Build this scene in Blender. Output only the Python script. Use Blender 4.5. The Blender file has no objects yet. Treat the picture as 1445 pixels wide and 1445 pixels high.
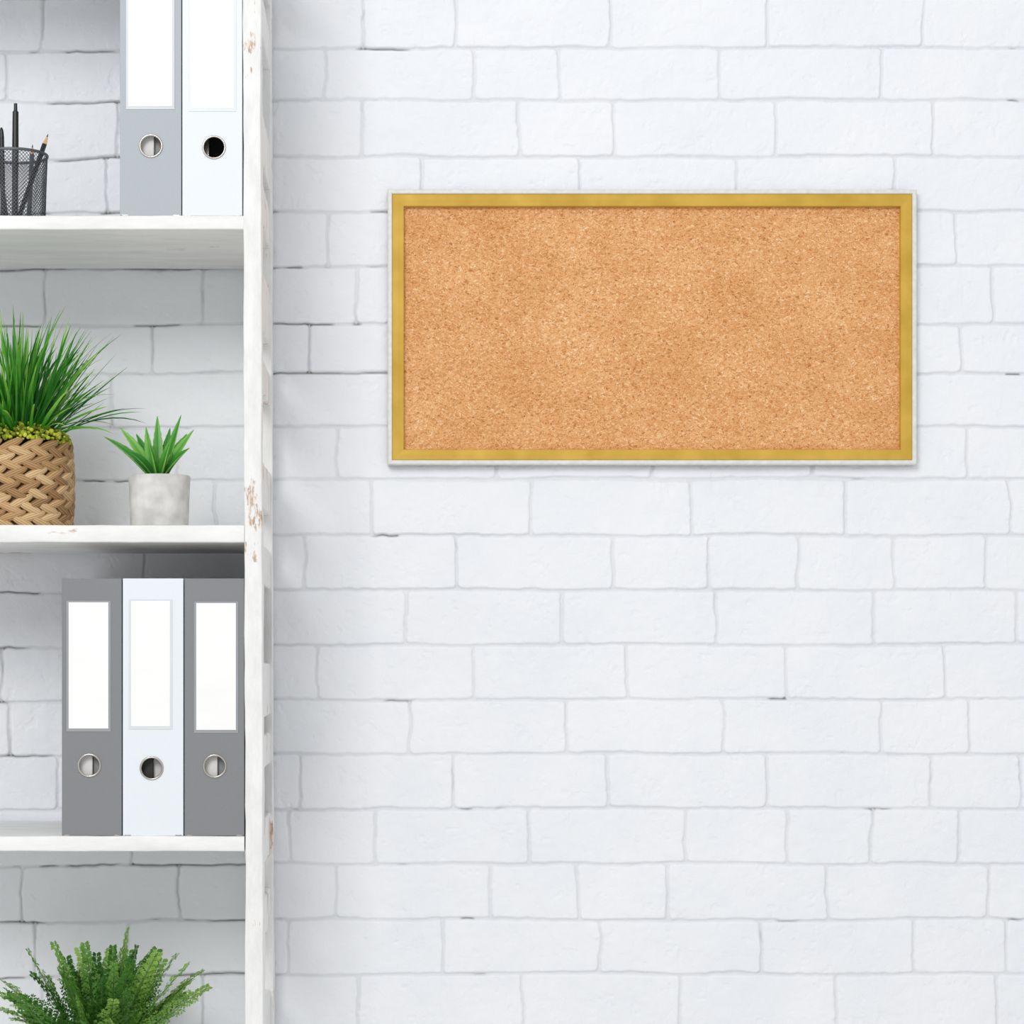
import bpy, math, random
import numpy as np
from mathutils import Vector, Matrix
random.seed(7)
rng = np.random.default_rng(11)
scene = bpy.context.scene
scene.view_settings.view_transform = 'Standard'
scene.view_settings.look = 'None'

# ------------------------------------------------------------------ metrics
D = 3.26      # camera distance to the wall
CZ = 1.30     # camera height
def X(px, d=0.0): return (px-542)/1000.0*(D-d)/D
def Z(py, d=0.0): return CZ+(942-py)/1000.0*(D-d)/D
def P(px, py, d=0.0): return Vector((X(px,d), -d, Z(py,d)))

def srgb(r,g,b,a=1.0):
    def f(c):
        c/=255.0
        return c/12.92 if c<=0.04045 else ((c+0.055)/1.055)**2.4
    return (f(r),f(g),f(b),a)

# ------------------------------------------------------------------ materials
def new_mat(name):
    m=bpy.data.materials.new(name); m.use_nodes=True
    nt=m.node_tree; b=nt.nodes['Principled BSDF']
    return m,nt,b
def N(nt,t,**kw):
    n=nt.nodes.new(t)
    for k,v in kw.items():
        if k in n.inputs: n.inputs[k].default_value=v
        else: setattr(n,k,v)
    return n
def ramp(nt,stops):
    r=nt.nodes.new('ShaderNodeValToRGB'); e=r.color_ramp.elements
    while len(e)<len(stops): e.new(0.5)
    for i,(p,c) in enumerate(stops):
        e[i].position=p; e[i].color=c
    return r
def coords(nt,scale=(1,1,1)):
    tc=nt.nodes.new('ShaderNodeTexCoord'); mp=nt.nodes.new('ShaderNodeMapping')
    mp.inputs['Scale'].default_value=scale
    nt.links.new(tc.outputs['Object'],mp.inputs['Vector'])
    return mp.outputs['Vector']
def add_bump(nt,b,src,strength=0.3,dist=0.001,prev=None):
    bp=nt.nodes.new('ShaderNodeBump'); bp.inputs['Strength'].default_value=strength
    bp.inputs['Distance'].default_value=dist
    nt.links.new(src,bp.inputs['Height'])
    if prev is not None: nt.links.new(prev,bp.inputs['Normal'])
    nt.links.new(bp.outputs['Normal'],b.inputs['Normal'])
    return bp.outputs['Normal']
def simple(name,c1,c2=None,rough=0.5,metal=0.0,scale=60,bump=0.15,dist=0.0006,stretch=(1,1,1),spec=0.5):
    m,nt,b=new_mat(name)
    v=coords(nt,stretch)
    n=N(nt,'ShaderNodeTexNoise',Scale=scale,Detail=5.0)
    nt.links.new(v,n.inputs['Vector'])
    r=ramp(nt,[(0.3,c1),(0.7,c2 or c1)])
    nt.links.new(n.outputs['Fac'],r.inputs['Fac'])
    nt.links.new(r.outputs['Color'],b.inputs['Base Color'])
    b.inputs['Roughness'].default_value=rough; b.inputs['Metallic'].default_value=metal
    b.inputs['Specular IOR Level'].default_value=spec
    if bump: add_bump(nt,b,n.outputs['Fac'],bump,dist)
    return m

def wall_mat():
    m,nt,b=new_mat('painted_brick')
    v=coords(nt)
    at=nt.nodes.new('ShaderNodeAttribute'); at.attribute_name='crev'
    n=N(nt,'ShaderNodeTexNoise',Scale=7.0,Detail=6.0); nt.links.new(v,n.inputs['Vector'])
    r=ramp(nt,[(0.3,srgb(234,237,242)),(0.7,srgb(240,242,246))])
    nt.links.new(n.outputs['Fac'],r.inputs['Fac'])
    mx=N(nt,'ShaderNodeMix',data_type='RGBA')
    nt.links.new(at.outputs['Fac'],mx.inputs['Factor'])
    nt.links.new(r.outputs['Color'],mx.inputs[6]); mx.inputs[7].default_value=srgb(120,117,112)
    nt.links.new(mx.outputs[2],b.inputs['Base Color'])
    b.inputs['Roughness'].default_value=0.6
    b.inputs['Specular IOR Level'].default_value=0.25
    n2=N(nt,'ShaderNodeTexNoise',Scale=45.0,Detail=8.0,Roughness=0.64,Distortion=1.2); nt.links.new(v,n2.inputs['Vector'])
    p=add_bump(nt,b,n2.outputs['Fac'],0.55,0.0026)
    n3=N(nt,'ShaderNodeTexNoise',Scale=380.0,Detail=2.0); nt.links.new(v,n3.inputs['Vector'])
    add_bump(nt,b,n3.outputs['Fac'],0.22,0.0006,p)
    return m

def wood_paint(name,stretch,thr,wear=(190,160,130),scale=22.0):
    """white chalky paint, chipped along the grain"""
    m,nt,b=new_mat(name)
    v=coords(nt,stretch)
    n=N(nt,'ShaderNodeTexNoise',Scale=scale,Detail=9.0,Roughness=0.7); nt.links.new(v,n.inputs['Vector'])
    v2=coords(nt)
    nb=N(nt,'ShaderNodeTexNoise',Scale=14.0,Detail=3.0); nt.links.new(v2,nb.inputs['Vector'])
    mu=N(nt,'ShaderNodeMath',operation='MULTIPLY'); nt.links.new(n.outputs['Fac'],mu.inputs[0]); nt.links.new(nb.outputs['Fac'],mu.inputs[1])
    r=ramp(nt,[(thr,(0,0,0,1)),(thr+0.03,(0.85,0.85,0.85,1))])
    nt.links.new(mu.outputs[0],r.inputs['Fac'])
    n4=N(nt,'ShaderNodeTexNoise',Scale=160.0,Detail=4.0); nt.links.new(v,n4.inputs['Vector'])
    wr=ramp(nt,[(0.32,srgb(wear[0]-35,wear[1]-35,wear[2]-30)),(0.47,srgb(*wear)),(0.56,srgb(228,218,206))])
    nt.links.new(n4.outputs['Fac'],wr.inputs['Fac'])
    pr=ramp(nt,[(0.3,srgb(224,224,222)),(0.6,srgb(240,240,239))])
    nt.links.new(n.outputs['Fac'],pr.inputs['Fac'])
    mx=N(nt,'ShaderNodeMix',data_type='RGBA')
    nt.links.new(r.outputs['Color'],mx.inputs['Factor'])
    nt.links.new(pr.outputs['Color'],mx.inputs[6]); nt.links.new(wr.outputs['Color'],mx.inputs[7])
    nt.links.new(mx.outputs[2],b.inputs['Base Color'])
    b.inputs['Roughness'].default_value=0.6
    add_bump(nt,b,n.outputs['Fac'],0.5,0.002)
    return m

def cork_mat():
    m,nt,b=new_mat('cork')
    v=coords(nt,(1,1,1.35))
    dn=N(nt,'ShaderNodeTexNoise',Scale=160.0,Detail=3.0); nt.links.new(v,dn.inputs['Vector'])
    ad=N(nt,'ShaderNodeMixRGB',blend_type='LINEAR_LIGHT',Fac=0.006); nt.links.new(v,ad.inputs[1]); nt.links.new(dn.outputs['Color'],ad.inputs[2])
    vo=N(nt,'ShaderNodeTexVoronoi',Scale=380.0); nt.links.new(ad.outputs[0],vo.inputs['Vector'])
    sep=nt.nodes.new('ShaderNodeSeparateColor'); nt.links.new(vo.outputs['Color'],sep.inputs[0])
    r=ramp(nt,[(0.0,srgb(188,128,76)),(0.08,srgb(214,154,100)),(0.35,srgb(227,169,114)),(0.7,srgb(234,180,125)),(0.92,srgb(241,194,144)),(1.0,srgb(247,212,170))])
    nt.links.new(sep.outputs[0],r.inputs['Fac'])
    n2=N(nt,'ShaderNodeTexNoise',Scale=560.0,Detail=3.0,Roughness=0.7); nt.links.new(v,n2.inputs['Vector'])
    r2=ramp(nt,[(0.33,srgb(170,124,94)),(0.47,(1,1,1,1))]); nt.links.new(n2.outputs['Fac'],r2.inputs['Fac'])
    mx=N(nt,'ShaderNodeMix',data_type='RGBA',blend_type='MULTIPLY'); mx.inputs['Factor'].default_value=0.7
    nt.links.new(r.outputs['Color'],mx.inputs[6]); nt.links.new(r2.outputs['Color'],mx.inputs[7])
    n3=N(nt,'ShaderNodeTexNoise',Scale=9.0,Detail=5.0); nt.links.new(v,n3.inputs['Vector'])
    r3=ramp(nt,[(0.35,srgb(243,234,224)),(0.65,(1,1,1,1))]); nt.links.new(n3.outputs['Fac'],r3.inputs['Fac'])
    mx2=N(nt,'ShaderNodeMix',data_type='RGBA',blend_type='MULTIPLY'); mx2.inputs['Factor'].default_value=0.9
    nt.links.new(mx.outputs[2],mx2.inputs[6]); nt.links.new(r3.outputs['Color'],mx2.inputs[7])
    nt.links.new(mx2.outputs[2],b.inputs['Base Color'])
    b.inputs['Roughness'].default_value=0.9; b.inputs['Specular IOR Level'].default_value=0.1
    add_bump(nt,b,n2.outputs['Fac'],0.2,0.0006)
    return m

def leaf_mat(name,stops,rough=0.45,trans=0.0):
    m,nt,b=new_mat(name)
    at=nt.nodes.new('ShaderNodeAttribute'); at.attribute_name='rnd'
    v=coords(nt); n=N(nt,'ShaderNodeTexNoise',Scale=90.0,Detail=3.0); nt.links.new(v,n.inputs['Vector'])
    ad=N(nt,'ShaderNodeMath',operation='MULTIPLY_ADD'); nt.links.new(n.outputs['Fac'],ad.inputs[0]); ad.inputs[1].default_value=0.25
    nt.links.new(at.outputs['Fac'],ad.inputs[2])
    sb=N(nt,'ShaderNodeMath',operation='SUBTRACT'); nt.links.new(ad.outputs[0],sb.inputs[0]); sb.inputs[1].default_value=0.12
    r=ramp(nt,stops); nt.links.new(sb.outputs[0],r.inputs['Fac'])
    nt.links.new(r.outputs['Color'],b.inputs['Base Color'])
    b.inputs['Roughness'].default_value=rough
    b.inputs['Specular IOR Level'].default_value=0.35
    add_bump(nt,b,n.outputs['Fac'],0.1,0.0005)
    if trans>0:
        tr=nt.nodes.new('ShaderNodeBsdfTranslucent'); nt.links.new(r.outputs['Color'],tr.inputs['Color'])
        ms=nt.nodes.new('ShaderNodeMixShader'); ms.inputs[0].default_value=trans
        out=nt.nodes['Material Output']
        nt.links.new(b.outputs[0],ms.inputs[1]); nt.links.new(tr.outputs[0],ms.inputs[2]); nt.links.new(ms.outputs[0],out.inputs['Surface'])
    return m

def weave_mat():
    m,nt,b=new_mat('seagrass')
    at=nt.nodes.new('ShaderNodeAttribute'); at.attribute_name='rnd'
    af=nt.nodes.new('ShaderNodeAttribute'); af.attribute_name='fib'
    wv=N(nt,'ShaderNodeMath',operation='SINE'); mu=N(nt,'ShaderNodeMath',operation='MULTIPLY'); mu.inputs[1].default_value=1.0
    nt.links.new(af.outputs['Fac'],mu.inputs[0]); nt.links.new(mu.outputs[0],wv.inputs[0])
    ma=N(nt,'ShaderNodeMath',operation='MULTIPLY_ADD'); nt.links.new(wv.outputs[0],ma.inputs[0]); ma.inputs[1].default_value=0.16; nt.links.new(at.outputs['Fac'],ma.inputs[2])
    r=ramp(nt,[(0.0,srgb(92,64,38)),(0.35,srgb(156,118,76)),(0.7,srgb(196,158,110)),(1.0,srgb(222,194,150))])
    nt.links.new(ma.outputs[0],r.inputs['Fac']); nt.links.new(r.outputs['Color'],b.inputs['Base Color'])
    b.inputs['Roughness'].default_value=0.65
    add_bump(nt,b,wv.outputs[0],0.5,0.0006)
    return m

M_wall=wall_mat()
M_shelf=wood_paint('white_painted_board',(0.25,1,1),0.375,scale=34)
M_post=wood_paint('worn_white_paint',(1.6,1.6,0.45),0.338,scale=42)
M_side=wood_paint('chipped_white_paint',(1.6,1.6,0.4),0.325,wear=(196,160,128),scale=36)
M_cork=cork_mat()
M_gold=simple('gold_leaf',srgb(192,152,44),srgb(212,173,68),rough=0.5,metal=0.15,scale=25,bump=0.1,stretch=(1,1,1))
M_silver=simple('whitewashed_silver',srgb(212,212,206),srgb(228,228,224),rough=0.5,metal=0.05,scale=120,bump=0.2)
M_gdark=simple('grey_board_dark',srgb(124,126,129),srgb(131,133,136),rough=0.55,scale=700,bump=0.2,dist=0.0003)
M_glight=simple('grey_board_light',srgb(168,175,182),srgb(176,183,189),rough=0.55,scale=700,bump=0.2,dist=0.0003)
M_white=simple('white_board',srgb(224,230,236),srgb(230,235,240),rough=0.5,scale=700,bump=0.15,dist=0.0003)
M_paper=simple('label_paper',srgb(242,243,242),srgb(247,247,246),rough=0.4,scale=12,bump=0.25,dist=0.001,stretch=(1,1,3))
M_pocket=simple('label_pocket_plastic',srgb(150,153,157),srgb(158,161,165),rough=0.3,scale=20,bump=0.1)
M_pocket_l=simple('label_pocket_plastic_light',srgb(190,196,202),srgb(196,201,206),rough=0.3,scale=20,bump=0.1)
M_pocket_w=simple('label_pocket_plastic_white',srgb(212,218,222),srgb(218,223,227),rough=0.3,scale=20,bump=0.1)
M_chrome=simple('chrome',srgb(176,172,164),srgb(205,201,193),rough=0.25,metal=0.9,scale=30,bump=0)
M_dark=simple('dark_interior',srgb(45,44,44),srgb(60,58,57),rough=0.7)
M_lining=simple('grey_lining',srgb(150,151,153),srgb(164,165,166),rough=0.7)
M_pages=simple('page_block',srgb(225,224,222),srgb(238,237,235),rough=0.8,scale=300,stretch=(6,1,0.2))
M_wire=simple('anthracite_metal',srgb(92,95,100),srgb(116,119,124),rough=0.4,metal=0.6,bump=0)
M_black=simple('black_plastic',srgb(24,25,27),srgb(34,35,37),rough=0.35,bump=0)
M_penwood=simple('sharpened_wood',srgb(205,165,120),srgb(222,186,142),rough=0.7)
M_concrete=simple('concrete',srgb(190,189,187),srgb(224,223,220),rough=0.85,scale=45,bump=0.3,dist=0.001)
M_soil=simple('potting_soil',srgb(50,38,28),srgb(84,66,50),rough=0.95,scale=250,bump=0.8,dist=0.003)
M_floor=simple('pale_floor',srgb(224,222,219),srgb(234,232,229),rough=0.5,scale=8,stretch=(0.3,6,1),bump=0.1)
M_white_pot=simple('white_ceramic',srgb(225,225,222),srgb(235,235,232),rough=0.3,bump=0.02)
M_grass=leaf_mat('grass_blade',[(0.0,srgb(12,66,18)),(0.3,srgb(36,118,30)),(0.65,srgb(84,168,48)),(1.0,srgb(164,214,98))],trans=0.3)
M_moss=leaf_mat('moss',[(0.0,srgb(96,108,20)),(0.5,srgb(160,172,44)),(1.0,srgb(208,212,86))],rough=0.9)
M_aloe=leaf_mat('succulent_leaf',[(0.0,srgb(22,92,32)),(0.5,srgb(62,144,50)),(1.0,srgb(144,200,96))],rough=0.35)
M_fern=leaf_mat('fern_leaf',[(0.0,srgb(36,86,30)),(0.35,srgb(72,130,46)),(0.7,srgb(112,166,66)),(1.0,srgb(164,204,100))],rough=0.5,trans=0.3)
M_stem=simple('green_stem',srgb(70,108,48),srgb(98,134,64),rough=0.6)
M_weave=weave_mat()

# ------------------------------------------------------------------ mesh helpers
class MB:
    def __init__(s): s.v=[]; s.f=[]; s.a=[]; s.m=[]; s.fib=[]
    def add(s,vs,fs,rnd=0.5,mi=0,fib=None):
        o=len(s.v)
        s.v+= [tuple(v) for v in vs]
        s.a+= (list(rnd) if hasattr(rnd,'__len__') else [rnd]*len(vs))
        s.fib+= (fib if fib is not None else [0.0]*len(vs))
        s.f+= [tuple(i+o for i in f) for f in fs]; s.m+=[mi]*len(fs)
    def obj(s,name,mats,parent=None,smooth=True):
        me=bpy.data.meshes.new(name); me.from_pydata(s.v,[],s.f)
        if not isinstance(mats,(list,tuple)): mats=[mats]
        for m in mats: me.materials.append(m)
        me.polygons.foreach_set('material_index',s.m)
        at=me.attributes.new('rnd','FLOAT','POINT'); at.data.foreach_set('value',s.a)
        at=me.attributes.new('fib','FLOAT','POINT'); at.data.foreach_set('value',s.fib)
        if smooth: me.polygons.foreach_set('use_smooth',[True]*len(s.f))
        me.update()
        ob=bpy.data.objects.new(name,me); scene.collection.objects.link(ob)
        if parent: attach(ob,parent)
        return ob
def attach(ob,parent):
    ob.parent=parent
    ob.matrix_parent_inverse=Matrix.Translation(parent.location).inverted()
def empty(name,loc):
    e=bpy.data.objects.new(name,None); e.empty_display_size=0.05; e.location=loc
    scene.collection.objects.link(e); return e
def bevel(ob,w,seg=2):
    b=ob.modifiers.new('bevel','BEVEL'); b.width=w; b.segments=seg; b.limit_method='ANGLE'; b.angle_limit=math.radians(40)
    for p in ob.data.polygons: p.use_smooth=True
    try:
        ob.data.set_sharp_from_angle(angle=math.radians(40))
    except Exception: pass
def boxvf(x0,x1,y0,y1,z0,z1):
    vs=[(x0,y0,z0),(x1,y0,z0),(x1,y1,z0),(x0,y1,z0),(x0,y0,z1),(x1,y0,z1),(x1,y1,z1),(x0,y1,z1)]
    fs=[(0,3,2,1),(4,5,6,7),(0,1,5,4),(1,2,6,5),(2,3,7,6),(3,0,4,7)]
    return vs,fs
def box(name,x0,x1,y0,y1,z0,z1,mat,parent=None,bv=0.001):
    mb=MB(); vs,fs=boxvf(min(x0,x1),max(x0,x1),min(y0,y1),max(y0,y1),min(z0,z1),max(z0,z1)); mb.add(vs,fs)
    ob=mb.obj(name,mat,parent,smooth=False)
    if bv: bevel(ob,bv)
    return ob
def lathe(mb,prof,c,seg=40,rnd=0.5,mi=0,wob=0.0):
    vs=[];fs=[]; n=len(prof)
    for (r,z) in prof:
        for k in range(seg):
            a=2*math.pi*k/seg
            vs.append((c[0]+r*math.cos(a),c[1]+r*math.sin(a),c[2]+z))
    for i in range(n-1):
        for k in range(seg):
            k2=(k+1)%seg
            fs.append((i*seg+k,i*seg+k2,(i+1)*seg+k2,(i+1)*seg+k))
    mb.add(vs,fs,rnd,mi)
def tube(mb,pts,rad,seg=6,rnd=0.5,mi=0,cap=True):
    pts=[Vector(p) for p in pts]; n=len(pts)
    if not hasattr(rad,'__len__'): rad=[rad]*n
    vs=[];fs=[]; up=None
    for i,p in enumerate(pts):
        t=(pts[min(i+1,n-1)]-pts[max(i-1,0)]).normalized()
        if up is None:
            up=Vector((0,0,1)) if abs(t.z)<0.9 else Vector((1,0,0))
        s=t.cross(up).normalized(); up=s.cross(t).normalized()
        for k in range(seg):
            a=2*math.pi*k/seg
            vs.append(p+(s*math.cos(a)+up*math.sin(a))*rad[i])
    for i in range(n-1):
        for k in range(seg):
            k2=(k+1)%seg
            fs.append((i*seg+k,i*seg+k2,(i+1)*seg+k2,(i+1)*seg+k))
    if cap:
        fs.append(tuple(range(seg))[::-1]); fs.append(tuple((n-1)*seg+k for k in range(seg)))
    mb.add(vs,fs,rnd,mi)
def torus(mb,c,R,r,axis='y',seg=32,s2=8,mi=0):
    vs=[];fs=[]
    for i in range(seg):
        a=2*math.pi*i/seg
        for k in range(s2):
            b=2*math.pi*k/s2
            rr=R+r*math.cos(b); h=r*math.sin(b)
            if axis=='y': vs.append((c[0]+rr*math.cos(a),c[1]+h,c[2]+rr*math.sin(a)))
            else: vs.append((c[0]+rr*math.cos(a),c[1]+rr*math.sin(a),c[2]+h))
    for i in range(seg):
        for k in range(s2):
            i2=(i+1)%seg;k2=(k+1)%s2
            fs.append((i*s2+k,i2*s2+k,i2*s2+k2,i*s2+k2))
    mb.add(vs,fs,0.5,mi)
def ellipsoid(mb,c,ax,ay,az,rnd=0.5,nu=10,nv=6,mi=0,fibn=0):
    vs=[];fs=[];fb=[]; c=Vector(c)
    vs.append(c+az); fb.append(0)
    for j in range(1,nv):
        th=math.pi*j/nv
        for i in range(nu):
            ph=2*math.pi*i/nu
            vs.append(c+ax*(math.sin(th)*math.cos(ph))+ay*(math.sin(th)*math.sin(ph))+az*math.cos(th))
            fb.append(fibn*math.sin(ph))
    vs.append(c-az); fb.append(0); L=len(vs)-1
    for i in range(nu):
        i2=(i+1)%nu
        fs.append((0,1+i,1+i2))
        for j in range(nv-2):
            a=1+j*nu
            fs.append((a+i,a+nu+i,a+nu+i2,a+i2))
        a=1+(nv-2)*nu
        fs.append((a+i,L,a+i2))
    mb.add(vs,fs,rnd,mi,fb)
def board(name,a,b,halfu,halfv,uvec,mat,parent,jit=0.0006,r=0.003,step=0.02):
    """hand-planed board: rounded rectangle swept from a to b with slightly uneven edges"""
    a=Vector(a);b=Vector(b);t=(b-a).normalized(); L=(b-a).length
    u=Vector(uvec).normalized(); v=t.cross(u).normalized()
    cs=[]
    for (sx,sy,a0) in [(1,1,0),(-1,1,90),(-1,-1,180),(1,-1,270)]:
        for k in range(4):
            an=math.radians(a0+k*30); cs.append((sx*(halfu-r)+r*math.cos(an),sy*(halfv-r)+r*math.sin(an)))
    n=max(2,int(L/step)); vs=[];fs=[];m=len(cs)
    off=[0.0]*4
    for i in range(n+1):
        off=[o*0.75+random.uniform(-jit,jit) for o in off]
        for j,(p,q) in enumerate(cs):
            sc=off[j//4]
            vs.append(a+t*(L*i/n)+u*(p+sc*(1 if p>0 else -1))+v*(q+sc*(1 if q>0 else -1)))
    for i in range(n):
        for j in range(m):
            j2=(j+1)%m; fs.append((i*m+j,i*m+j2,(i+1)*m+j2,(i+1)*m+j))
    fs.append(tuple(range(m))[::-1]); fs.append(tuple(n*m+k for k in range(m)))
    mb=MB(); mb.add(vs,fs)
    ob=mb.obj(name,mat,parent)
    ob.data.set_sharp_from_angle(angle=math.radians(50))
    return ob

# ------------------------------------------------------------------ brick wall (heightfield)
def vnoise(x,y,s,seed):
    r=np.random.default_rng(seed); T=r.random((256,256))
    u=x/s; v=y/s; iu=np.floor(u).astype(int); iv=np.floor(v).astype(int)
    fu=u-iu; fv=v-iv; fu=fu*fu*(3-2*fu); fv=fv*fv*(3-2*fv)
    iu&=255; iv&=255; iu1=(iu+1)&255; iv1=(iv+1)&255
    return (T[iv,iu]*(1-fu)+T[iv,iu1]*fu)*(1-fv)+(T[iv1,iu]*(1-fu)+T[iv1,iu1]*fu)*fv
rowsY=[68,141,221,298,376,457,527,602,676,756,833,910,987,1064,1141,1219,1298,1375]
rowJ=[[59,285,512,643,862,1084,1304],[10,235,459,670,790,1017,1243],[166,290,511,733,867,1094,1318],
 [150,372,595,817,1040,1262],[240,462,684,906,1128,1350],[64,286,503,725,947,1170,1401],[216,437,660,880,1105,1356],
 [157,380,600,820,1040,1262],[30,252,475,700,920,1145,1366],[80,303,526,749,975,1192,1425],
 [-17,205,430,645,865,1001,1127,1262],[130,350,572,795,1012,1234,1435],[2,225,447,667,886,1110,1333],
 [14,355,578,799,1022,1245,1367],[82,200,423,639,858,1082,1314,1441],[185,408,529,747,968,1110,1230,1354],
 [30,252,474,692,815,941,1168,1395],[180,406,625,846,1075,1290],[60,285,505,738,960,1181,1407]]
XL,XR=-2000,3600; YT,YB=-900,2242   # wall extent in wall-mm around the shelf
b_up=[]; y=68
while y>YT-100: y-=77; b_up.insert(0,y)
b_dn=[]; y=1375
while y<YB+100: y+=77; b_dn.append(y)
bounds=np.array(b_up+rowsY+b_dn,float)
nup=len(b_up)
def row_joints(ri):
    k=ri-nup
    base=list(rowJ[k]) if 0<=k<len(rowJ) else [int(random.uniform(0,222))]
    while base[0]>XL-300: base.insert(0,base[0]-random.choice([222,222,222,130]))
    while base[-1]<XR+300: base.append(base[-1]+random.choice([222,222,222,130]))
    return np.array(base,float)
def axis(lo,hi,dlo,dhi,fine,coarse):
    return np.concatenate([np.arange(lo,dlo,coarse),np.arange(dlo,dhi,fine),np.arange(dhi,hi+coarse,coarse)])
gx=axis(XL,XR,-40,1490,1.3,12); gy=axis(YT,YB,-40,1490,1.3,12)
gy=gy[gy<=2242]; gy=np.append(gy,2242.0)
GX,GY=np.meshgrid(gx,gy)
wx=GX+(vnoise(GX,GY,34,1)-.5)*5+(vnoise(GX,GY,9,2)-.5)*2.0
wy=GY+(vnoise(GX,GY,80,3)-.5)*4+(vnoise(GX,GY,12,4)-.5)*2.0-4*np.clip((386-GX)/386,0,1)
ri=np.searchsorted(bounds,wy)
ri=np.clip(ri,1,len(bounds)-1)
dyt=wy-bounds[ri-1]; dyb=bounds[ri]-wy; dy=np.minimum(dyt,dyb)
dx=np.full_like(GX,1e3); boff=np.zeros_like(GX)
tilt=np.zeros_like(GX)
for r_ in np.unique(ri):
    mk=ri==r_; J=row_joints(int(r_)); xx=wx[mk]; j=np.clip(np.searchsorted(J,xx),1,len(J)-1)
    dx[mk]=np.minimum(xx-J[j-1],J[j]-xx)
    rb=rng.uniform(-1,1,len(J)+1); tb=rng.uniform(-1,1,len(J)+1)
    boff[mk]=rb[j]; tilt[mk]=tb[j]*(wy[mk]-(bounds[r_-1]+bounds[r_])/2)/40.0
R=7.0
hyp=R-np.hypot(R-np.minimum(dx,R),R-np.minimum(dy,R))
dist=np.where((dx<R)&(dy<R),hyp,np.minimum(dx,dy)); dist=np.maximum(dist,0)
wj=2.0+2.2*vnoise(GX,GY,45,5)
t=np.clip((dist-0.5)/wj,0,1); prof=t*t*(3-2*t)
depth=1.5+2.3*vnoise(GX,GY,60,6)
depth*=np.where(dx<dy,0.9,1.0)
left=np.clip((640-GX)/260,0,1)
crn=vnoise(GX,GY,110,7)*0.65+vnoise(GX,GY,22,8)*0.35-0.12+0.22*left
crack=np.clip((crn-0.62)/0.08,0,1)*np.clip(1-dist/1.5,0,1)
crack=np.where(dx<dy,crack*0.3,crack)
H=prof*depth-depth
H+=boff*0.4*prof+tilt*0.6*prof
H+=(vnoise(GX,GY,60,9)-.5)*1.3+(vnoise(GX,GY,20,10)-.5)*0.9+(vnoise(GX,GY,7,12)-.5)*0.5
chip=np.clip((vnoise(GX,GY,16,13)*0.7+vnoise(GX,GY,5,14)*0.3-0.76)/0.05,0,1)
H-=chip*0.6
H-=crack*3.5
H=H/1000.0-0.0005
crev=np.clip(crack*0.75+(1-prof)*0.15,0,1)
nv_=GX.size; W=GX.shape[1]; Hh=GX.shape[0]
co=np.empty((nv_,3)); co[:,0]=((GX-542)/1000).ravel(); co[:,1]=(-H).ravel(); co[:,2]=(CZ+(942-GY)/1000).ravel()
me=bpy.data.meshes.new('wall_back')
idx=np.arange(nv_).reshape(Hh,W)
q=np.stack([idx[:-1,:-1],idx[1:,:-1],idx[1:,1:],idx[:-1,1:]],-1).reshape(-1,4)
me.vertices.add(nv_); me.vertices.foreach_set('co',co.ravel())
me.loops.add(q.size); me.loops.foreach_set('vertex_index',q.ravel().astype(np.int32))
me.polygons.add(len(q)); me.polygons.foreach_set('loop_start',np.arange(0,q.size,4,dtype=np.int32))
try: me.polygons.foreach_set('loop_total',np.full(len(q),4,dtype=np.int32))
except Exception: pass
me.update(calc_edges=True); me.validate()
me.polygons.foreach_set('use_smooth',np.ones(len(me.polygons),dtype=bool))
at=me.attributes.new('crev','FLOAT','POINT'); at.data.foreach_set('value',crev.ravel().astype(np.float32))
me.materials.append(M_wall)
wall=bpy.data.objects.new('wall_back',me); scene.collection.objects.link(wall)

box('floor',-2.6,3.1,-4.5,0.01,-0.05,0.0,M_floor,bv=0)
box('baseboard_back',-2.5,3.05,-0.018,-0.004,0.0,0.09,M_white_pot,bv=0.003)

# ------------------------------------------------------------------ shelving unit
F=0.300
unit=empty('shelving_unit',(X(-60,F),-0.15,0))
xr=X(345,F)            # inner face of right post
xl=X(-600,F)
shelf_tops=[304,741,1180,1618,-134]
thick=[0.018,0.022,0.019,0.020,0.018]
gap=0.006
sz=[]
for i,(py,th) in enumerate(zip(shelf_tops,thick)):
    zt=Z(py,F); sz.append(zt)
    board('shelf_board_%d'%(i+1),(xl,-(F+gap)/2,zt-th/2),(xr-0.0003,-(F+gap)/2,zt-th/2),(F-gap)/2,th/2,(0,1,0),M_shelf,unit,jit=0.0003,r=0.002)
ztop=Z(-300,F); pw=0.0235
def post(name,xi,sgn,d0,d1,lean,mat):
    xa=xi+sgn*pw/2
    board(name,(xa+lean,-(d0+d1)/2,0.0),(xa-lean,-(d0+d1)/2,ztop),pw/2,(d1-d0)/2,(1,0,0),mat,unit,jit=0.0005,r=0.002)
lean=0.003
post('post_front_right',xr+0.0002,1,F-0.032,F+0.002,lean,M_post)
post('post_back_right',xr+0.0002,1,0.006,0.040,lean,M_side)
post('post_front_left',xl-0.0002,-1,F-0.032,F+0.002,-lean,M_post)
post('post_back_left',xl-0.0002,-1,0.006,0.040,-lean,M_side)
zs=0.10; k=0
spans=[0.115,0.075,0.09,0.06,0.13,0.08]
while zs<ztop-0.02:
    hh=[0.030,0.022,0.036,0.026][k%4]
    for s_,xx in ((1,xr),(-1,xl)):
        xa=xx+s_*(0.0002+pw/2-0.001)
        board('side_rail_%d_%s'%(k,'r' if s_>0 else 'l'),(xa,-0.0395,zs),(xa,-(F-0.0315),zs),pw/2-0.003,hh,(1,0,0),M_side,unit,jit=0.0006,r=0.003)
    zs+=spans[k%6]+hh; k+=1

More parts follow.
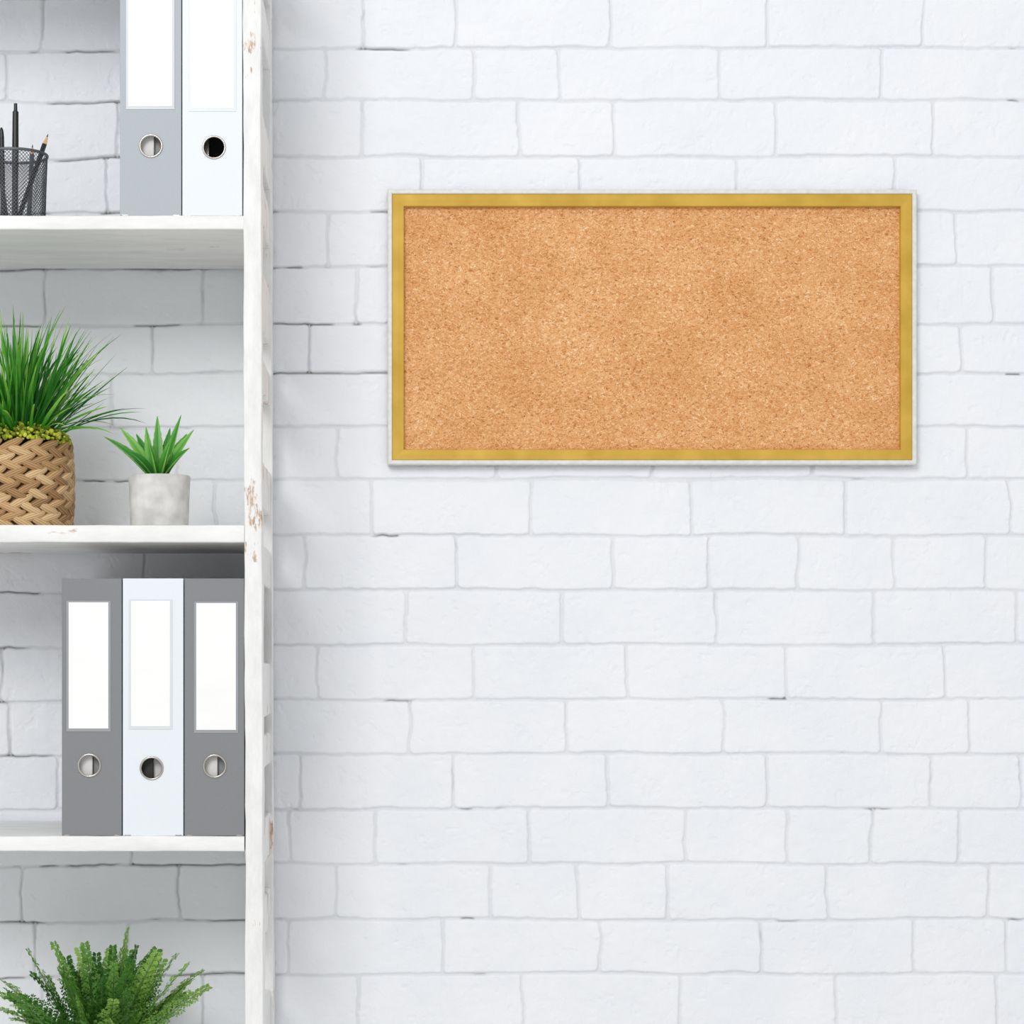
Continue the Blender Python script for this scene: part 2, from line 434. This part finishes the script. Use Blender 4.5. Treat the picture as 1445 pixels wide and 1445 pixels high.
# ------------------------------------------------------------------ binders
def binder(x0,x1,zbot,ztop_,mat,pocket,label,hole,inner,back=0.015,front=F-0.003):
    e=empty('ring_binder',((x0+x1)/2,-front,zbot))
    yf=-front
    hx,hz,hr=hole
    mb=MB(); n=32; s=hr*1.5
    def ringsq(k):
        a=2*math.pi*k/n; c,sn=math.cos(a),math.sin(a); m=max(abs(c),abs(sn)); return c/m*s,sn/m*s
    th=0.003
    for (yy,fl) in ((yf,0),(yf+th,1)):
        vs=[]; fs=[]
        for k in range(n):
            a=2*math.pi*k/n; vs.append((hx+hr*math.cos(a),yy,hz+hr*math.sin(a)))
        for k in range(n):
            p,q_=ringsq(k); vs.append((hx+p,yy,hz+q_))
        for k in range(n):
            k2=(k+1)%n; f=(k,k2,n+k2,n+k); fs.append(f if fl else f[::-1])
        mb.add(vs,fs)
        xs=[x0,hx-s,hx+s,x1]; zz=[zbot,hz-s,hz+s,ztop_]
        for i in range(3):
            for j in range(3):
                if i==1 and j==1: continue
                f=(0,1,2,3)
                mb.add([(xs[i],yy,zz[j]),(xs[i+1],yy,zz[j]),(xs[i+1],yy,zz[j+1]),(xs[i],yy,zz[j+1])],[f if not fl else f[::-1]])
    vs=[];fs=[]
    for k in range(n):
        a=2*math.pi*k/n; vs.append((hx+hr*math.cos(a),yf,hz+hr*math.sin(a))); vs.append((hx+hr*math.cos(a),yf+th,hz+hr*math.sin(a)))
    for k in range(n):
        k2=(k+1)%n; fs.append((2*k,2*k+1,2*k2+1,2*k2))
    mb.add(vs,fs)
    C=[(x0,zbot),(x1,zbot),(x1,ztop_),(x0,ztop_)]
    for i in range(4):
        a,b_=C[i],C[(i+1)%4]
        mb.add([(a[0],yf,a[1]),(b_[0],yf,b_[1]),(b_[0],yf+th,b_[1]),(a[0],yf+th,a[1])],[(0,3,2,1)])
    mb.obj('spine',mat,e,smooth=False)
    box('cover_left',x0-0.0004,x0+0.0026,yf+0.0005,-back,zbot,ztop_,mat,e,0.0012)
    box('cover_right',x1-0.0026,x1+0.0004,yf+0.0005,-back,zbot,ztop_,mat,e,0.0012)
    box('page_block',x0+0.004,x1-0.016,yf+0.055,-back-0.012,zbot+0.01,ztop_-0.012,M_pages,e,0.001)
    # lever mechanism seen through the finger hole
    if inner=='light':
        box('lever_plate',x0+0.004,hx+0.003,yf+0.010,yf+0.014,hz-0.045,hz+0.06,M_pages,e,0.001)
        box('inner_lining',x0+0.0027,x1-0.0027,yf+0.016,yf+0.018,zbot+0.005,ztop_-0.005,M_lining,e,0)
    elif inner=='half':
        box('lever_plate',x0+0.004,hx+0.001,yf+0.012,yf+0.016,hz-0.045,hz+0.06,M_dark,e,0.001)
        box('inner_lining',x0+0.0027,x1-0.0027,yf+0.018,yf+0.020,zbot+0.005,ztop_-0.005,M_pages,e,0)
    else:
        box('lever_plate',x0+0.004,hx-0.008,yf+0.025,yf+0.030,hz-0.045,hz+0.06,M_chrome,e,0.001)
        box('inner_lining',x0+0.0027,x1-0.0027,yf+0.052,yf+0.054,zbot+0.005,ztop_-0.005,M_dark,e,0)
    mr=MB(); torus(mr,(hx,yf-0.0002,hz),hr,0.0014)
    mr.obj('finger_ring',M_chrome,e)
    lx0,lx1,lz0,lz1=label
    box('label_pocket',lx0-0.003,lx1+0.003,yf-0.0006,yf+0.0005,lz0-0.004,lz1+0.002,pocket,e,0.0002)
    box('label_card',lx0,lx1,yf-0.0011,yf,lz0,lz1,M_paper,e,0.0002)
    box('edge_guard_l',x0+0.002,x0+0.010,yf-0.0004,yf+0.002,zbot-0.0002,zbot+0.0012,M_chrome,e,0.0002)
    box('edge_guard_r',x1-0.010,x1-0.002,yf-0.0004,yf+0.002,zbot-0.0002,zbot+0.0012,M_chrome,e,0.0002)
    return e
fd=F-0.003
def mk(pxa,pxb,pyt,pyb,mat,pocket,lab,hole,zb,inner):
    h=Z(pyt,fd)-Z(pyb,fd)
    binder(X(pxa,fd)+0.0005,X(pxb,fd)-0.0005,zb,zb+h,mat,pocket,
      (X(lab[0],fd),X(lab[1],fd),Z(lab[3],fd),Z(lab[2],fd)),(X(hole[0],fd),Z(hole[1],fd),15.5*0.91/1000),inner)
z3=sz[2]+0.0004; z1=sz[0]+0.0004
mk(87,172,815,1178,M_gdark,M_pocket,(97,153,850,1028),(126,1080),z3,'light')
mk(173,259,815,1178,M_white,M_pocket_w,(185,240,848,1025),(214,1084),z3,'half')
mk(260,345,815,1178,M_gdark,M_pocket,(277,333,851,1030),(303,1081),z3,'light')
mk(169,256,-58,304,M_glight,M_pocket_l,(181,243,-22,150),(213,206),z1,'light')
mk(257,342,-58,304,M_white,M_pocket_w,(270,330,-22,153),(302,208),z1,'dark')

# ------------------------------------------------------------------ pen holder
dc=0.215
hx=X(20,dc); R0=0.0435
hz=sz[0]+0.0003; hy=-dc; hh=Z(211,dc+0.03)-hz
ph=empty('pen_holder',(hx,hy,hz))
mb=MB(); NH=58
for sg in (1,-1):
    for k in range(NH):
        a0=2*math.pi*k/NH; pts=[]
        for i in range(13):
            t_=i/12; a=a0+sg*t_*2.0; r=R0*(0.93+0.07*t_)
            pts.append((hx+r*math.cos(a),hy+r*math.sin(a),hz+0.003+t_*(hh-0.004)))
        tube(mb,pts,0.00042,4,cap=False)
mb.obj('wire_mesh',M_wire,ph)
mb=MB(); torus(mb,(hx,hy,hz+hh-0.0015),R0,0.0019,'z',48,10); torus(mb,(hx,hy,hz+0.0025),R0*0.93,0.0022,'z',48,10)
lathe(mb,[(0.0001,0.0008),(R0*0.93,0.0008),(R0*0.93,0.002),(0.0001,0.002)],(hx,hy,hz),40)
mb.obj('rim_and_base',M_wire,ph)
def stick(name,base,tip,segs,mats,seg=8):
    base=Vector(base);tip=Vector(tip); mb=MB()
    for (a,b_) in zip(segs[:-1],segs[1:]):
        tube(mb,[base.lerp(tip,a[0]),base.lerp(tip,b_[0])],[a[1],b_[1]],seg,mi=a[2])
    ob=mb.obj(name,mats); ob.data.set_sharp_from_angle(angle=math.radians(35)); return ob
zb=hz+0.004
pencil_seg=[(0,0.0033,0),(0.88,0.0033,0),(0.881,0.0032,1),(0.965,0.0012,2),(1,0.0002,2)]
stick('pencil',(hx+0.008,hy-0.024,zb),P(68,189,dc+0.002),pencil_seg,[M_black,M_penwood,M_black],6)
stick('pencil',(hx-0.012,hy+0.020,zb),P(-8,176,dc-0.02),pencil_seg,[M_black,M_penwood,M_black],6)
stick('pen',(hx+0.001,hy,zb),P(22,146,dc),[(0,0.001,0),(0.06,0.004,0),(0.5,0.0042,0),(0.6,0.0044,0),(0.93,0.0040,0),(0.94,0.0025,0),(1,0.0022,0)],[M_black],12)
stick('pen',(hx-0.012,hy-0.014,zb),P(2,180,dc+0.016),[(0,0.001,0),(0.06,0.0033,0),(0.9,0.0033,0),(0.97,0.0026,0),(1,0.001,0)],[M_black],12)
stick('pencil',(hx+0.016,hy+0.018,zb),P(46,204,dc-0.020),pencil_seg,[M_wire,M_penwood,M_black],6)

# ------------------------------------------------------------------ grass in woven basket
dg=0.205
gxc=X(22,dg); gyc=-dg; gz=sz[1]+0.0005
pg=empty('potted_grass',(gxc,gyc,gz))
bh=Z(622,dg+0.07)-gz
RB=0.0755
def brad(t_): return RB*(0.975+0.035*math.sin(math.pi*min(1,max(0,t_))))
mb=MB(); rows=6; rh=bh/rows; nseg=17
for r_ in range(rows):
    zc=gz+rh*(r_+0.5)
    for s_ in (1,-1):
        for k in range(nseg):
            a=2*math.pi*(k+0.5*(s_<0)+0.37*r_)/nseg+random.uniform(-.02,.02)
            zz=zc+s_*rh*0.2
            rr=brad((zz-gz)/bh)-0.004
            er=Vector((math.cos(a),math.sin(a),0)); et=Vector((-math.sin(a),math.cos(a),0)); ez=Vector((0,0,1))
            ang=math.radians(24+random.uniform(-6,6))*s_
            al=et*math.cos(ang)+ez*math.sin(ang); ac=-et*math.sin(ang)+ez*math.cos(ang)
            ellipsoid(mb,Vector((gxc,gyc,zz))+er*rr,er*0.0066,ac*0.0061,al*0.0195,rnd=random.uniform(0.3,0.9),nu=16,nv=10,fibn=14)
mb.obj('basket_braids',M_weave,pg)
mb=MB(); lathe(mb,[(0.0005,0.0015),(RB*0.88,0.0015)]+[(brad(t_/8)-0.007,0.0015+(bh-0.006)*t_/8) for t_ in range(9)]+[(RB*0.86,bh-0.006),(RB*0.86,bh-0.02),(0.0005,bh-0.02)],(gxc,gyc,gz),48,rnd=0.0)
mb.obj('basket_wall',M_weave,pg)
mb=MB()
for i in range(1700):
    a=random.uniform(0,2*math.pi); r=RB*0.95*math.sqrt(random.random())
    zz=gz+bh-0.000+0.024*(1-(r/(RB*0.99))**3)+random.uniform(-0.003,0.007)
    s_=random.uniform(0.0016,0.004)
    ellipsoid(mb,(gxc+r*math.cos(a),gyc+r*math.sin(a),zz),Vector((s_,0,0)),Vector((0,s_,0)),Vector((0,0,s_*random.uniform(.6,1.2))),rnd=random.random(),nu=6,nv=4)
mb.obj('moss',M_moss,pg)
def blade(mb,root,az,lean,L,w,droop,rnd,seg=10,twist=0.0):
    root=Vector(root); h=Vector((math.cos(az),math.sin(az),0)); side0=Vector((-math.sin(az),math.cos(az),0))
    vs=[];fs=[];aa=[]; p=root.copy(); th=lean
    for i in range(seg+1):
        t_=i/seg
        d_=h*math.sin(th)+Vector((0,0,1))*math.cos(th)
        nrm=h*math.cos(th)-Vector((0,0,1))*math.sin(th)
        tw=twist*t_; sd=side0*math.cos(tw)+nrm*math.sin(tw); nn=nrm*math.cos(tw)-side0*math.sin(tw)
        ww=w*(0.55+1.2*t_)*(1-t_)**0.75*1.15 if t_>0 else w*0.6
        ww=max(ww,0.0001)
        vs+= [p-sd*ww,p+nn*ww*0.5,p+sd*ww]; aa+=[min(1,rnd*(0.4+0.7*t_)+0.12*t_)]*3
        p=p+d_*(L/seg); th+=droop/seg*(0.3+1.4*t_)
    for i in range(seg):
        o=i*3
        fs+=[(o,o+1,o+4,o+3),(o+1,o+2,o+5,o+4)]
    mb.add(vs,fs,aa)
mb=MB()
for i in range(450):
    a=random.uniform(0,2*math.pi); r=0.040*math.sqrt(random.random())
    az=a+random.uniform(-0.6,0.6)
    q_=r/0.040
    lean=q_*random.uniform(0.1,1.05)+random.uniform(-0.03,0.16)
    L=random.uniform(0.095,0.178)*(1-0.05*lean)
    if random.random()<0.12: L=random.uniform(0.170,0.195)
    if i>370:      # low arching outer blades
        lean=random.uniform(0.75,1.15); L=random.uniform(0.10,0.15)
    if math.sin(az)>0.3: lean*=0.7
    blade(mb,(gxc+r*math.cos(a),gyc+r*math.sin(a),gz+bh+0.002),az,lean,L,random.uniform(0.0016,0.0029),random.uniform(-0.2,0.6)+0.8*lean*random.random(),random.random(),twist=random.uniform(-1.2,1.2))
mb.obj('grass_blades',M_grass,pg)

# ------------------------------------------------------------------ succulent in concrete pot
da=0.245
ax_=X(225,da); ay_=-da; az_=sz[1]+0.0004
pa=empty('potted_succulent',(ax_,ay_,az_))
ra=0.0405
ph_=Z(668,da+ra)-az_
mb=MB(); lathe(mb,[(0.0005,0),(ra*0.91,0),(ra*0.935,0.002),(ra*0.98,ph_*0.8),(ra,ph_-0.0015),(ra-0.001,ph_),(ra-0.005,ph_),(ra-0.006,ph_-0.002),(ra-0.007,ph_-0.02)],(ax_,ay_,az_),56)
mb.obj('concrete_pot',M_concrete,pa)
mb=MB(); lathe(mb,[(ra-0.0065,ph_-0.010),(ra*0.6,ph_-0.007),(ra*0.3,ph_-0.005),(0.0003,ph_-0.004)],(ax_,ay_,az_),32)
mb.obj('soil',M_soil,pa)
def succ(mb,root,tip,w,sag,rnd):
    root=Vector(root);tip=Vector(tip); d_=tip-root
    side=d_.cross(Vector((random.uniform(-.5,.5),-0.75,0.85)))
    side=side.normalized() if side.length>1e-5 else Vector((1,0,0))
    seg=18; m=12; vs=[];fs=[];aa=[]
    for i in range(seg+1):
        t_=i/seg
        p=root.lerp(tip,t_)+Vector((0,0,1))*sag*math.sin(math.pi*t_)
        up=side.cross(d_.normalized()).normalized()
        ww=w*(0.8+1.1*t_-0.6*t_*t_)*(1-t_**1.8)**1.0+0.0002
        tk=ww*0.28*(1.3-0.5*t_)
        tooth=0.0012*(i%2)*(1-t_*0.7)
        for k in range(m):
            a=2*math.pi*k/m; cx=math.cos(a); sy=math.sin(a)
            sx=(ww+ (tooth if abs(cx)>0.95 else 0))*cx
            hgt=tk*sy + (ww*0.55)*(cx*cx)
            vs.append(p+side*sx+up*(hgt)); aa.append(min(1,rnd*0.7+0.40*(abs(cx)>0.95)+0.15*t_-0.2*(abs(cx)<0.3)+0.1))
    for i in range(seg):
        for k in range(m):
            k2=(k+1)%m; fs.append((i*m+k,i*m+k2,(i+1)*m+k2,(i+1)*m+k))
    fs.append(tuple(seg*m+k for k in range(m)))
    mb.add(vs,fs,[max(0,x) for x in aa])
mb=MB()
rt=Vector((X(224,da),ay_,az_+ph_-0.006))
tips=[(146,616,0.01,.005),(169,603,-0.01,.004),(180,636,0.03,.005),(206,602,0.005,.0),(222,587,-0.012,0),(256,585,0.0,.0),(274,606,0.012,.003),
 (268,632,0.03,.004),(240,604,-0.02,0),(192,612,-0.02,.002),(210,624,0.035,.002),(242,618,0.038,.002),(264,612,-0.03,.003)]
for (px,py,dd,sg) in tips:
    tp=P(px,py,da+dd)
    di=(tp-rt); r0=rt+Vector((di.x,di.y,0)).normalized()*0.005
    succ(mb,r0,tp,0.0073,sg,random.uniform(0.1,0.9))
mb.obj('succulent_leaves',M_aloe,pa)

# ------------------------------------------------------------------ fern
df=0.17
fx=X(140,df); fy=-df; fz=sz[3]+0.0004
pf=empty('potted_fern',(fx,fy,fz))
mb=MB(); lathe(mb,[(0.0005,0),(0.042,0),(0.045,0.003),(0.058,0.088),(0.060,0.090),(0.060,0.100),(0.057,0.100),(0.055,0.088),(0.0005,0.086)],(fx,fy,fz),48)
mb.obj('ceramic_pot',M_white_pot,pf)
def frond(mbl,mbs,root,az,lean,L,droop,width,rnd):
    root=Vector(root); h=Vector((math.cos(az),math.sin(az),0)); side=Vector((-math.sin(az),math.cos(az),0)); up=Vector((0,0,1))
    roll=random.uniform(-0.9,0.9)
    n=18; p=root.copy(); th=lean; pts=[]
    for i in range(n+1):
        t_=i/n
        d_=h*math.sin(th)+up*math.cos(th); nrm0=-h*math.cos(th)+up*math.sin(th)
        sd=side*math.cos(roll)+nrm0*math.sin(roll); nrm=nrm0*math.cos(roll)-side*math.sin(roll)
        pts.append(p.copy())
        if t_>0.25:
            u=(t_-0.25)/0.75
            pl=width*(math.sin(math.pi*min(1,u*0.72+0.25))**0.8)*(1-u*0.35)*random.uniform(0.8,1.1)
            if i==n: pl=width*0.25
            for s_ in (1,-1):
                pd=(sd*s_+d_*0.6+nrm*random.uniform(-0.25,0.4)).normalized()
                m=max(3,int(pl/0.0040))
                for j in range(m):
                    q0=p+pd*(pl*(j+0.4)/m)
                    ll=0.0066*(1-0.5*j/m)+0.0008
                    for s2 in (1,-1):
                        ld=(pd*0.75+(d_ if s2>0 else -d_)*0.85+nrm*random.uniform(-.3,.3)).normalized()
                        lw=nrm.cross(ld).normalized()*ll*0.32
                        a_=q0; b_=q0+ld*ll*0.55+lw; c_=q0+ld*ll*1.1; e_=q0+ld*ll*0.55-lw
                        mbl.add([a_,b_+nrm*0.0004,c_,e_+nrm*0.0004],[(0,1,2,3)],min(1,max(0,rnd*(0.5+0.55*t_)+0.08+random.uniform(-.12,.12))))
                q1=p+pd*pl; lw=nrm.cross(pd).normalized()*0.0012
                mbl.add([q1-lw,q1+pd*0.004,q1+lw],[(0,1,2)],rnd)
                tube(mbs,[p,p+pd*pl*0.95],[0.00035,0.0002],3,cap=False)
        p=p+d_*(L/n); th+=droop/n*(0.3+1.4*t_)
    tube(mbs,pts,[0.0011*(1-0.75*i/n) for i in range(n+1)],5)
ml=MB(); ms=MB(); NF=64
for i in range(NF):
    a=random.uniform(0,2*math.pi); r=0.032*math.sqrt(random.random())
    q_=(i+0.5)/NF
    lean=0.02+0.85*q_**0.85+random.uniform(-.1,.1)
    L=random.uniform(0.105,0.155)
    az=a+random.uniform(-.5,.5)
    if math.sin(az)>0.5: lean*=0.8
    frond(ml,ms,(fx+r*math.cos(a),fy+r*math.sin(a),fz+0.086),az,lean,L,random.uniform(-0.1,0.8),random.uniform(0.017,0.027),random.uniform(0.1,1.0))
# the tall leading fronds
frond(ml,ms,(fx+0.012,fy-0.01,fz+0.086),0.3,0.12,0.176,0.10,0.020,0.85)
frond(ml,ms,(fx-0.01,fy-0.01,fz+0.086),3.4,0.26,0.165,0.10,0.020,0.7)
frond(ml,ms,(fx-0.02,fy-0.01,fz+0.086),3.2,0.40,0.165,0.15,0.020,0.8)
for (az,ln,L_) in ((6.1,0.55,0.165),(6.2,0.42,0.165),(0.1,0.66,0.165),(5.9,0.30,0.160),(6.2,0.78,0.16)):
    frond(ml,ms,(fx+0.022,fy-0.012,fz+0.086),az,ln,L_,0.30,0.023,0.85)
frond(ml,ms,(fx-0.02,fy-0.01,fz+0.086),3.2,0.60,0.155,0.50,0.022,0.9)
ml.obj('fronds',M_fern,pf,smooth=False); ms.obj('stems',M_stem,pf)

# ------------------------------------------------------------------ cork board
fb=0.018
e=empty('cork_bulletin_board',P(920,461,0.01))
def frame_part(name,o,i,mat,steps):
    mb=MB()
    rings=[]
    for (t_,d) in steps:
        x0=o[0]+(i[0]-o[0])*t_; x1=o[1]+(i[1]-o[1])*t_; y0=o[2]+(i[2]-o[2])*t_; y1=o[3]+(i[3]-o[3])*t_
        rings.append([(x0,-d,y0),(x1,-d,y0),(x1,-d,y1),(x0,-d,y1)])
    vs=[v for r in rings for v in r]; fs=[]
    for k in range(len(rings)-1):
        for j in range(4):
            j2=(j+1)%4; fs.append((k*4+j,k*4+j2,(k+1)*4+j2,(k+1)*4+j))
    mb.add(vs,fs); ob=mb.obj(name,mat,e,smooth=False); return ob
O=(X(547,fb),X(1294,fb),Z(655.5,fb),Z(267,fb))
G=(X(553.5,fb),X(1287.5,fb),Z(649,fb),Z(273.5,fb))
I=(X(570,fb),X(1271.5,fb),Z(634,fb),Z(290.5,fb))
frame_part('silver_outer_frame',O,G,M_silver,[(0,0.0035),(0,fb-0.002),(0.08,fb-0.0008),(0.25,fb),(0.8,fb),(0.92,fb-0.0006),(1,fb-0.002),(1,0.0035)])
frame_part('gold_inner_frame',G,I,M_gold,[(0,0.0035),(0,fb-0.0022),(0.06,fb-0.0014),(0.5,fb-0.0016),(0.94,fb-0.0022),(1,fb-0.003),(1,0.0035)])
box('cork_sheet',I[0]-0.004,I[1]+0.004,-0.0075,-0.0045,I[2]-0.004,I[3]+0.004,M_cork,e,0)
box('backing',I[0]-0.010,I[1]+0.010,-0.0044,-0.0032,I[2]-0.010,I[3]+0.010,M_dark,e,0)

# ------------------------------------------------------------------ light
w=bpy.data.worlds.new('soft_daylight'); scene.world=w; w.use_nodes=True
bg=w.node_tree.nodes['Background']; bg.inputs[0].default_value=(0.985,0.992,1.0,1); bg.inputs[1].default_value=0.72
def area(name,loc,target,size,power,col):
    l=bpy.data.lights.new(name,'AREA'); l.shape='SQUARE'; l.size=size; l.energy=power; l.color=col
    o=bpy.data.objects.new(name,l); scene.collection.objects.link(o); o.location=loc
    o.rotation_euler=(Vector(target)-Vector(loc)).to_track_quat('-Z','Y').to_euler(); return o
area('window_light',(-1.3,-4.5,3.6),(0.5,0,0.9),1.7,104,(1.0,0.993,0.985))

# ------------------------------------------------------------------ camera
c=bpy.data.cameras.new('camera'); co_=bpy.data.objects.new('camera',c); scene.collection.objects.link(co_)
co_.location=(0,-D,CZ); co_.rotation_euler=(math.radians(90),0,0)
c.sensor_width=36; c.lens=36*D/1.445
c.shift_x=(722.5-542)/1445; c.shift_y=(942-722.5)/1445
c.clip_start=0.05
scene.camera=co_
